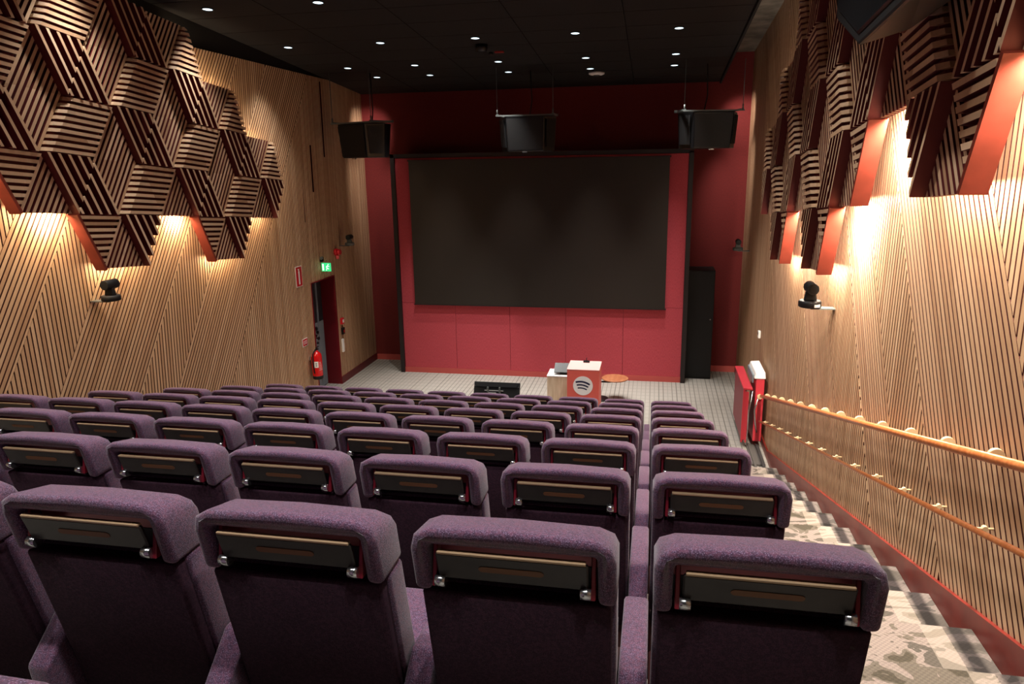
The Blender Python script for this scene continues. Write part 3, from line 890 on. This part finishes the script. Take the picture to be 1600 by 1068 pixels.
# display lying low in front of the first row, seen from behind
mo = thing('confidence_monitor', 'black low floor monitor, rear side seen over the front row', 'monitor', (-2.5, 11.2, 0))
q = MB(); q.prism([(-.39, -.05, .20), (-.39, .14, .60), (-.39, .18, .58), (-.39, -.01, .18)], [(.39, -.05, .20), (.39, .14, .60), (.39, .18, .58), (.39, -.01, .18)])
q.build('display_body', M['black_gloss'], mo, bevel=.006, fix=True)
q = MB(); q.prism([(-.35, .08, .535), (-.35, .10, .575), (-.35, .07, .585), (-.35, .05, .545)], [(.35, .08, .535), (.35, .10, .575), (.35, .07, .585), (.35, .05, .545)])
q.build('rear_ridge', M['black_gloss'], mo, fix=True)
q = MB(); q.box(-.20, .12, .045, .07, .47, .485); q.box(-.14, .0, .02, .05, .43, .455); q.build('mount_bar', M['chrome'], mo)
for sx_ in (-.14, .06):
    MB().box(sx_ - .012, sx_ + .012, .02, .06, .30, .54).build('mount_rail', M['cam_grey'], mo)
for sx_ in (-.3, .3):
    q = MB(); q.prism([(sx_ - .02, -.16, 0), (sx_ - .02, .22, 0), (sx_ - .02, .03, .28), (sx_ - .02, -.03, .25)], [(sx_ + .02, -.16, 0), (sx_ + .02, .22, 0), (sx_ + .02, .03, .28), (sx_ + .02, -.03, .25)])
    q.build('foot', M['black'], mo, fix=True)
q = MB()
for sx_ in (-.37, -.15, .08, .37): q.cyl((sx_, .092, .54), (sx_, .078, .545), .008, n=8)
q.build('screws', M['chrome'], mo)

# ------------------------------------------------------------------ hanging loudspeakers
def hung_speaker(x, y_, z, rz, label):
    t = thing('hanging_loudspeaker', label, 'loudspeaker', (x, y_, z), rz, 'black loudspeakers hanging above the screen')
    t.scale = (1.05, 1.05, 1.13)
    fr = [(-.31, -.28), (.31, -.28), (.47, .02), (.38, .26), (-.38, .26), (-.47, .02)]
    q = MB(); q.prism([(a_ * .93, b_ * .8, 0) for a_, b_ in fr], [(a_, b_, .50) for a_, b_ in fr])
    c_ = q.build('speaker_cabinet', M['black_gloss'], t, bevel=.008, seg=1, fix=True)
    q = MB(); q.prism([(-.265, -.231, .02), (.265, -.231, .02), (.275, -.25, .02), (-.275, -.25, .02)], [(-.29, -.283, .47), (.29, -.283, .47), (.295, -.295, .47), (-.295, -.295, .47)])
    q.build('grille', M['black'], t, fix=True)
    for sd_ in (-1, 1):
        q = MB(); p0, p1 = (sd_ * .34, -.235), (sd_ * .455, -.02)
        q.prism([(p0[0] * .93, p0[1] * .8 + .0, .06), (p1[0] * .93, p1[1] * .8, .06), (p1[0] * .93 + sd_ * .012, p1[1] * .8 - .012, .06), (p0[0] * .93 + sd_ * .012, p0[1] * .8 - .012, .06)],
                [(p0[0], p0[1], .46), (p1[0], p1[1], .46), (p1[0] + sd_ * .012, p1[1] - .012, .46), (p0[0] + sd_ * .012, p0[1] - .012, .46)])
        q.build('side_grille', M['black'], t, fix=True)
    q = MB(); q.box(-.47, .47, -.285, -.27, .505, .525); q.box(-.47, .47, .2, .23, .515, .55); q.box(-.46, -.43, -.28, .23, .515, .54); q.box(.43, .46, -.28, .23, .515, .54)
    q.build('hanging_frame', M['cam_grey'], t)
    top = (ceil_z(y_) - z) / 1.13
    for sd_ in (-1, 1):
        q = MB(); q.tube([(sd_ * .45, -.26, .53), (sd_ * .45, -.26, .60)], .012, 8); q.tube([(sd_ * .45, -.26, .60), (sd_ * .45, -.26, top)], .005, 6)
        q.build('suspension_cable', M['cam_grey'], t)
    q = MB(); q.tube([(.0, .21, .54), (.04, .2, .75), (.02, .2, top - .0)], .010, 6); q.build('signal_cable', M['black'], t)
    q = MB(); q.box(-.045, .03, -.26, -.235, -.02, .0); q.build('safety_clip', M['chrome'], t)
hung_speaker(-5.03, 12.45, 4.27, math.radians(-24), 'black hanging loudspeaker by the left slatted wall, above the screen corner')
hung_speaker(-2.18, 12.75, 4.33, 0, 'black hanging loudspeaker above the middle of the screen')
hung_speaker(.80, 12.75, 4.32, math.radians(14), 'black hanging loudspeaker by the right wall, above the screen corner')

# surround speaker fixed over the right relief
sp = thing('wall_loudspeaker', 'large dark wall loudspeaker at the top of the right relief', 'loudspeaker', (1.12, 4.69, 4.76))
q = MB()
q.prism([(-.02, -1.0, .10), (-.02, .0, .0), (-.02, .62, .24), (-.02, .80, .85), (-.02, -1.0, .95)], [(.26, -1.0, .14), (.26, .0, .08), (.26, .58, .28), (.26, .74, .85), (.26, -1.0, .95)])
q.build('speaker_cabinet', M['black'], sp, bevel=.02, fix=True)
q = MB(); q.prism([(-.021, -.94, .16), (-.021, .0, .06), (-.021, .54, .28), (-.021, .70, .80), (-.021, -.94, .90)], [(-.033, -.92, .17), (-.033, .0, .075), (-.033, .53, .29), (-.033, .68, .79), (-.033, -.92, .89)])
q.build('grille', M['black_gloss'], sp, fix=True)
q = MB(); q.cyl((.22, 0, .35), (.56, 0, .35), .03, n=10); q.build('wall_bracket', M['black'], sp)

# ------------------------------------------------------------------ downlights and ceiling fittings
def downlight(x, y_, label):
    t = thing('ceiling_downlight', label, 'downlight', (x, y_, ceil_z(y_)), group='round ceiling downlights')
    t.rotation_euler = (math.atan(-.079), 0, 0)
    q = MB(); n = 28
    a = [(math.cos(k * 2 * math.pi / n), math.sin(k * 2 * math.pi / n)) for k in range(n)]
    for k in range(n):
        l = (k + 1) % n
        q.prism([(a[k][0] * .075, a[k][1] * .075, -.001), (a[l][0] * .075, a[l][1] * .075, -.001), (a[l][0] * .06, a[l][1] * .06, -.001), (a[k][0] * .06, a[k][1] * .06, -.001)],
                [(a[k][0] * .075, a[k][1] * .075, -.010), (a[l][0] * .075, a[l][1] * .075, -.010), (a[l][0] * .06, a[l][1] * .06, -.010), (a[k][0] * .06, a[k][1] * .06, -.010)])
    q.build('trim_ring', M['black'], t, fix=True)
    q = MB(); q.cyl((0, 0, -.004), (0, 0, -.001), .060, n=28); q.build('lens', M['lens_lit'], t)
colw = ['beside the left wall', 'second from the left', 'middle column', 'second from the right', 'nearest the right wall']
for yy, rn in ((8.6, 'fourth row from the screen'), (10.58, 'third row from the screen'), (12.12, 'second row from the screen'), (12.95, 'row nearest the screen')):
    for i, xx in enumerate(LX):
        if yy == 8.6 and i > 1: continue
        downlight(xx if yy < 12 or i else (-5.11 if yy < 12.5 else -4.92), yy, 'round ceiling downlight, ' + rn + ', ' + colw[i])
sd_ = thing('ceiling_dome', 'flat white round ceiling fitting in front of the screen', 'ceiling fitting', (-1.06, 13.3, ceil_z(13.3)))
q = MB(); q.lathe([(.10, -.045), (.135, -.03), (.14, 0)], n=28); q.build('dome_cover', M['white'], sd_)
q = MB(); q.lathe([(.05, -.055), (.055, -.045)], n=20); q.build('dome_centre', M['cam_grey'], sd_)
cb = thing('ceiling_camera', 'small black box camera hanging from the ceiling', 'camera', (-2.55, 10.99, ceil_z(10.99)))
q = MB(); q.lathe([(.03, -.10), (.075, -.09), (.09, -.05), (.09, 0)], n=20); q.build('camera_dome', M['black_gloss'], cb)
lb = thing('ceiling_indicator', 'tiny red ceiling indicator beside the black ceiling camera', 'indicator', (-2.38, 11.45, ceil_z(11.45)))
q = MB(); q.box(-.07, .07, -.03, .03, -.02, 0); q.build('indicator_strip', newmat('dull_red_indicator', (150, 40, 40), .5), lb)
q = MB(); q.cyl((-.14, .05, -.04), (-.14, .05, 0), .035, n=12); q.build('indicator_sensor', M['black_gloss'], lb)

# ------------------------------------------------------------------ pan-tilt cameras
def ptz(x, y_, z, rz, label, mats=('black', 'black'), s=1.0, sticker=False, side=1):
    t = thing('pan_tilt_camera', label, 'camera', (x, y_, z), rz)
    t.scale = (s, s, s)
    q = MB(); q.lathe([(.085, 0), (.098, .008), (.098, .05), (.088, .062)], n=28); q.build('camera_base', M[mats[0]], t)
    q = MB(); q.prism([(-.055, -.03, .06), (.055, -.03, .06), (.055, .03, .06), (-.055, .03, .06)], [(-.04, -.025, .15), (.04, -.025, .15), (.04, .025, .15), (-.04, .025, .15)])
    q.build('camera_yoke', M[mats[0]], t, bevel=.01, fix=True)
    q = MB(); q.cyl((0, -.10, .175), (0, .08, .175), .052, n=24); q.build('camera_head', M[mats[1]], t, bevel=.006)
    q = MB(); q.cyl((0, -.102, .175), (0, -.108, .175), .03, n=20); q.build('camera_lens', M['black_gloss'], t)
    q = MB(); q.box(.0, .24, -.05, .05, -.012, -.002); q.box(.225, .24, -.05, .05, -.05, .05); q.build('wall_shelf', M['cam_grey'], t)
    if sticker:
        q = MB(); q.prism([(.07, -.0725, .012), (.02, -.0975, .012), (.02, -.0975, .038), (.07, -.0725, .038)], [(.071, -.0745, .012), (.021, -.0995, .012), (.021, -.0995, .038), (.071, -.0745, .038)]); q.build('white_sticker', M['white'], t, fix=True)
    return t
t = ptz(-5.70, 6.72, 2.78, math.pi, 'black pan-tilt camera on the left wall under the slatted relief', s=1.0)
t = ptz(1.46, 7.15, 2.78, 0, 'black pan-tilt camera on the right wall under the slatted relief', sticker=True, s=1.05)
t = ptz(-5.72, 13.1, 2.66, math.pi, 'grey pan-tilt camera on the left wall above the red sounder', ('cam_grey', 'black'), .9)
t = ptz(1.48, 13.6, 2.55, 0, 'grey and black pan-tilt camera on the right wall near the screen', ('cam_grey', 'black'), .9)

# ------------------------------------------------------------------ fittings on the left wall
xf = XL
def wall_sign(name, label, y0, y1, z0, z1, pict):
    t = thing(name, label, 'sign', (xf, (y0 + y1) / 2, (z0 + z1) / 2))
    hw_, hz = (y1 - y0) / 2, (z1 - z0) / 2
    MB().box(.001, .006, -hw_, hw_, -hz, hz).build('sign_border', M['white'], t)
    MB().box(.0062, .009, -hw_ + .012, hw_ - .012, -hz + .012, hz - .012).build('sign_face', M['sign_red'], t)
    q = MB()
    if pict == 'ext':
        q.box(.0092, .011, -.022, .022, -hz + .04, hz - .085); q.box(.0092, .011, -.01, .01, hz - .085, hz - .06); q.box(.0092, .011, -.03, .01, hz - .06, hz - .045)
    else:
        for i in range(3): q.box(.0092, .011, -hw_ + .03, hw_ - .03, -.03 + i * .025, -.022 + i * .025)
    q.build('sign_symbol', M['white'], t)
wall_sign('fire_sign', 'tall red sign with a white fire extinguisher symbol on the left wall', 11.24, 11.46, 2.15, 2.50, 'ext')
wall_sign('instruction_sign', 'small red sign with white border above the fire extinguisher', 11.27, 11.46, 1.10, 1.24, 'txt')

ex = thing('fire_extinguisher', 'bright red fire extinguisher with black foot left of the doorway', 'extinguisher', (xf + .13, 11.50, .48))
q = MB(); q.lathe([(.088, .04), (.09, .06), (.09, .40), (.082, .445), (.055, .48), (.028, .50), (.028, .515)], n=28); q.build('cylinder', M['ext_red'], ex)
q = MB(); q.lathe([(.085, 0), (.092, .01), (.092, .05), (.0915, .062)], n=28); q.build('foot_ring', M['black'], ex)
q = MB(); q.box(-.015, .02, -.02, .06, .515, .54); q.box(-.01, .01, -.01, .10, .555, .568); q.box(-.01, .012, .0, .02, .54, .56); q.build('valve', M['black_gloss'], ex)
q = MB(); q.tube([(0, -.02, .525), (.0, -.07, .52), (-.02, -.105, .46), (-.02, -.11, .30), (-.01, -.105, .12)], .011, 8); q.build('hose', M['black'], ex)
def lab(a0, a1, z0, z1, r, name, mat, par):
    q = MB(); n = 8
    for i in range(n):
        b0 = a0 + (a1 - a0) * i / n; b1 = a0 + (a1 - a0) * (i + 1) / n
        q.prism([(math.cos(b0) * r, math.sin(b0) * r, z0), (math.cos(b1) * r, math.sin(b1) * r, z0), (math.cos(b1) * r, math.sin(b1) * r, z1), (math.cos(b0) * r, math.sin(b0) * r, z1)],
                [(math.cos(b0) * (r + .001), math.sin(b0) * (r + .001), z0), (math.cos(b1) * (r + .001), math.sin(b1) * (r + .001), z0), (math.cos(b1) * (r + .001), math.sin(b1) * (r + .001), z1), (math.cos(b0) * (r + .001), math.sin(b0) * (r + .001), z1)])
    return q.build(name, mat, par, fix=True)
pl_ = lab(math.radians(-95), math.radians(-50), .22, .33, .0905, 'paper_label', M['white'], ex)
for (z0, z1) in ((.285, .30), (.25, .265)): lab(math.radians(-80), math.radians(-66), z0, z1, .092, 'label_symbol', M['navy'], pl_)
for i in range(6): lab(math.radians(-42), math.radians(5 - i * 4), .17 + i * .027, .178 + i * .027, .0905, 'printed_line', M['coral_top'], ex)
q = MB(); q.box(-.13, -.09, -.05, .05, .34, .40); q.build('wall_hook', M['chrome'], ex)

es = thing('exit_sign', 'green glowing exit sign with running figure above the doorway', 'sign', (xf, 12.22, 2.36))
MB().box(0, .05, -.03, .03, .10, .16).build('sign_mount', M['black_gloss'], es, bevel=.004)
pl_ = MB().box(.02, .19, -.012, .012, -.07, .08).build('sign_plate', M['green_lit'], es)
q = MB()
y_f = -.0135
def fig(pl): q.prism([(x, y_f, z) for x, z in pl], [(x, -.0122, z) for x, z in pl])
fig([(.032, -.055), (.062, -.055), (.062, .065), (.032, .065)])
fig([(.100, .012), (.132, .042), (.145, .026), (.112, -.004)])
fig([(.112, -.004), (.100, -.055), (.114, -.055), (.128, .0)])
fig([(.120, .004), (.160, -.020), (.152, -.034), (.116, -.010)])
fig([(.128, .040), (.168, .022), (.164, .010), (.132, .026)])
q.cyl((.146, y_f, .054), (.146, -.0122, .054), .011, n=12)
q.build('running_figure', M['white_lit'], pl_, fix=True)
q = MB(); q.cyl((.04, -.05, .17), (.04, .0, .17), .028, n=14); q.build('emergency_lamp', M['cam_grey'], es)

sn_ = thing('fire_sounder', 'bright red round fire sounder on the left wall below a grey camera', 'alarm', (xf, 12.86, 2.56))
q = MB(); q.cyl((0, 0, 0), (.05, 0, 0), .065, n=20); q.cyl((.05, 0, 0), (.11, 0, 0), .06, .05, n=20); q.build('sounder_body', M['sign_red'], sn_)
q = MB(); q.cyl((.05, -.01, -.06), (.045, -.01, -.13), .035, .028, n=14); q.build('sounder_beacon', newmat('pink_beacon', (225, 90, 90), .3), sn_)

cp = thing('fire_call_point', 'small red fire call point on the left wall right of the doorway', 'alarm', (xf, 12.90, 1.22))
MB().box(0, .045, -.05, .05, -.06, .06).build('call_point_box', M['sign_red'], cp, bevel=.005)
MB().box(.0455, .048, -.028, .028, -.03, .03).build('call_point_glass', M['white'], cp)
bk = thing('door_control', 'small black door control under the red call point', 'switch', (xf, 12.92, 1.02))
MB().box(0, .04, -.045, .045, -.065, .065).build('control_box', M['black_gloss'], bk, bevel=.005)
MB().box(.0405, .044, -.02, .02, -.03, .02).build('control_button', M['sign_red'], bk)
ws = thing('white_wall_switch', 'narrow tall white wall switch under the black door control', 'switch', (xf, 12.87, .74))
MB().box(0, .035, -.03, .03, -.13, .13).build('switch_plate', M['white'], ws, bevel=.004)
MB().box(.0355, .04, -.018, .018, -.05, .05).build('switch_rocker', M['white'], ws)

# right wall thermostat
th = thing('thermostat', 'small white thermostat on the right wall above the stairs lift', 'thermostat', (XR, 11.63, 1.47))
MB().box(-.035, 0, -.045, .045, -.055, .055).build('thermostat_case', M['white'], th, bevel=.006)
MB().box(-.038, -.0355, -.02, .02, .0, .03).build('thermostat_display', M['cam_grey'], th)

# ------------------------------------------------------------------ folded platform stair lift
lf = thing('stair_lift', 'red folded wheelchair stair lift parked at the foot of the stairs', 'stair lift', (1.45, 11.0, 0))
MB().box(-.10, -.06, -.45, .72, .10, .89).build('folded_platform', M['lift_dark'], lf, bevel=.006)
q = MB(); q.box(-.11, .02, -.46, .74, .885, .915); q.build('platform_rim', M['lift_red'], lf, bevel=.004)
q = MB(); q.box(-.11, -.085, -.47, -.45, .08, .915); q.box(-.05, -.03, -.47, -.45, .08, .86); q.box(-.085, -.05, -.465, -.455, .12, .86); q.build('side_channel', M['lift_red'], lf)
MB().box(.06, .18, -.46, .10, .10, 1.06).build('drive_unit', M['lift_red'], lf, bevel=.012)
q = MB(); q.prism([(.03, -.48, 1.065), (.19, -.48, 1.065), (.19, .22, 1.065), (.03, .22, 1.065)], [(.05, -.46, 1.15), (.18, -.46, 1.16), (.18, .20, 1.16), (.05, .20, 1.15)]); q.build('top_cover', M['white'], lf, bevel=.01, fix=True)
MB().box(.012, .035, -.40, .18, .98, 1.10).build('control_strip', M['steel'], lf, bevel=.006)
q = MB(); q.cyl((.12, -.462, .80), (.12, -.50, .80), .035, n=14); q.build('round_button', M['peg'], lf)
q = MB(); q.tube([(.10, -.48, .78), (.06, -.49, .60), (.08, -.49, .40), (.11, -.48, .25)], .012, 8); q.build('coiled_lead', M['chrome'], lf)
q = MB(); q.tube([(.02, -.48, .88), (-.02, -.49, .55), (-.02, -.49, .05)], .008, 8); q.build('fold_arm', M['chrome'], lf)
q = MB(); q.box(-.02, .16, -1.15, -.40, .005, .03); q.box(.0, .03, -1.3, -.40, .03, .05); q.box(.11, .14, -1.3, -.40, .03, .05); q.build('ramp_flap', M['rib'], lf)
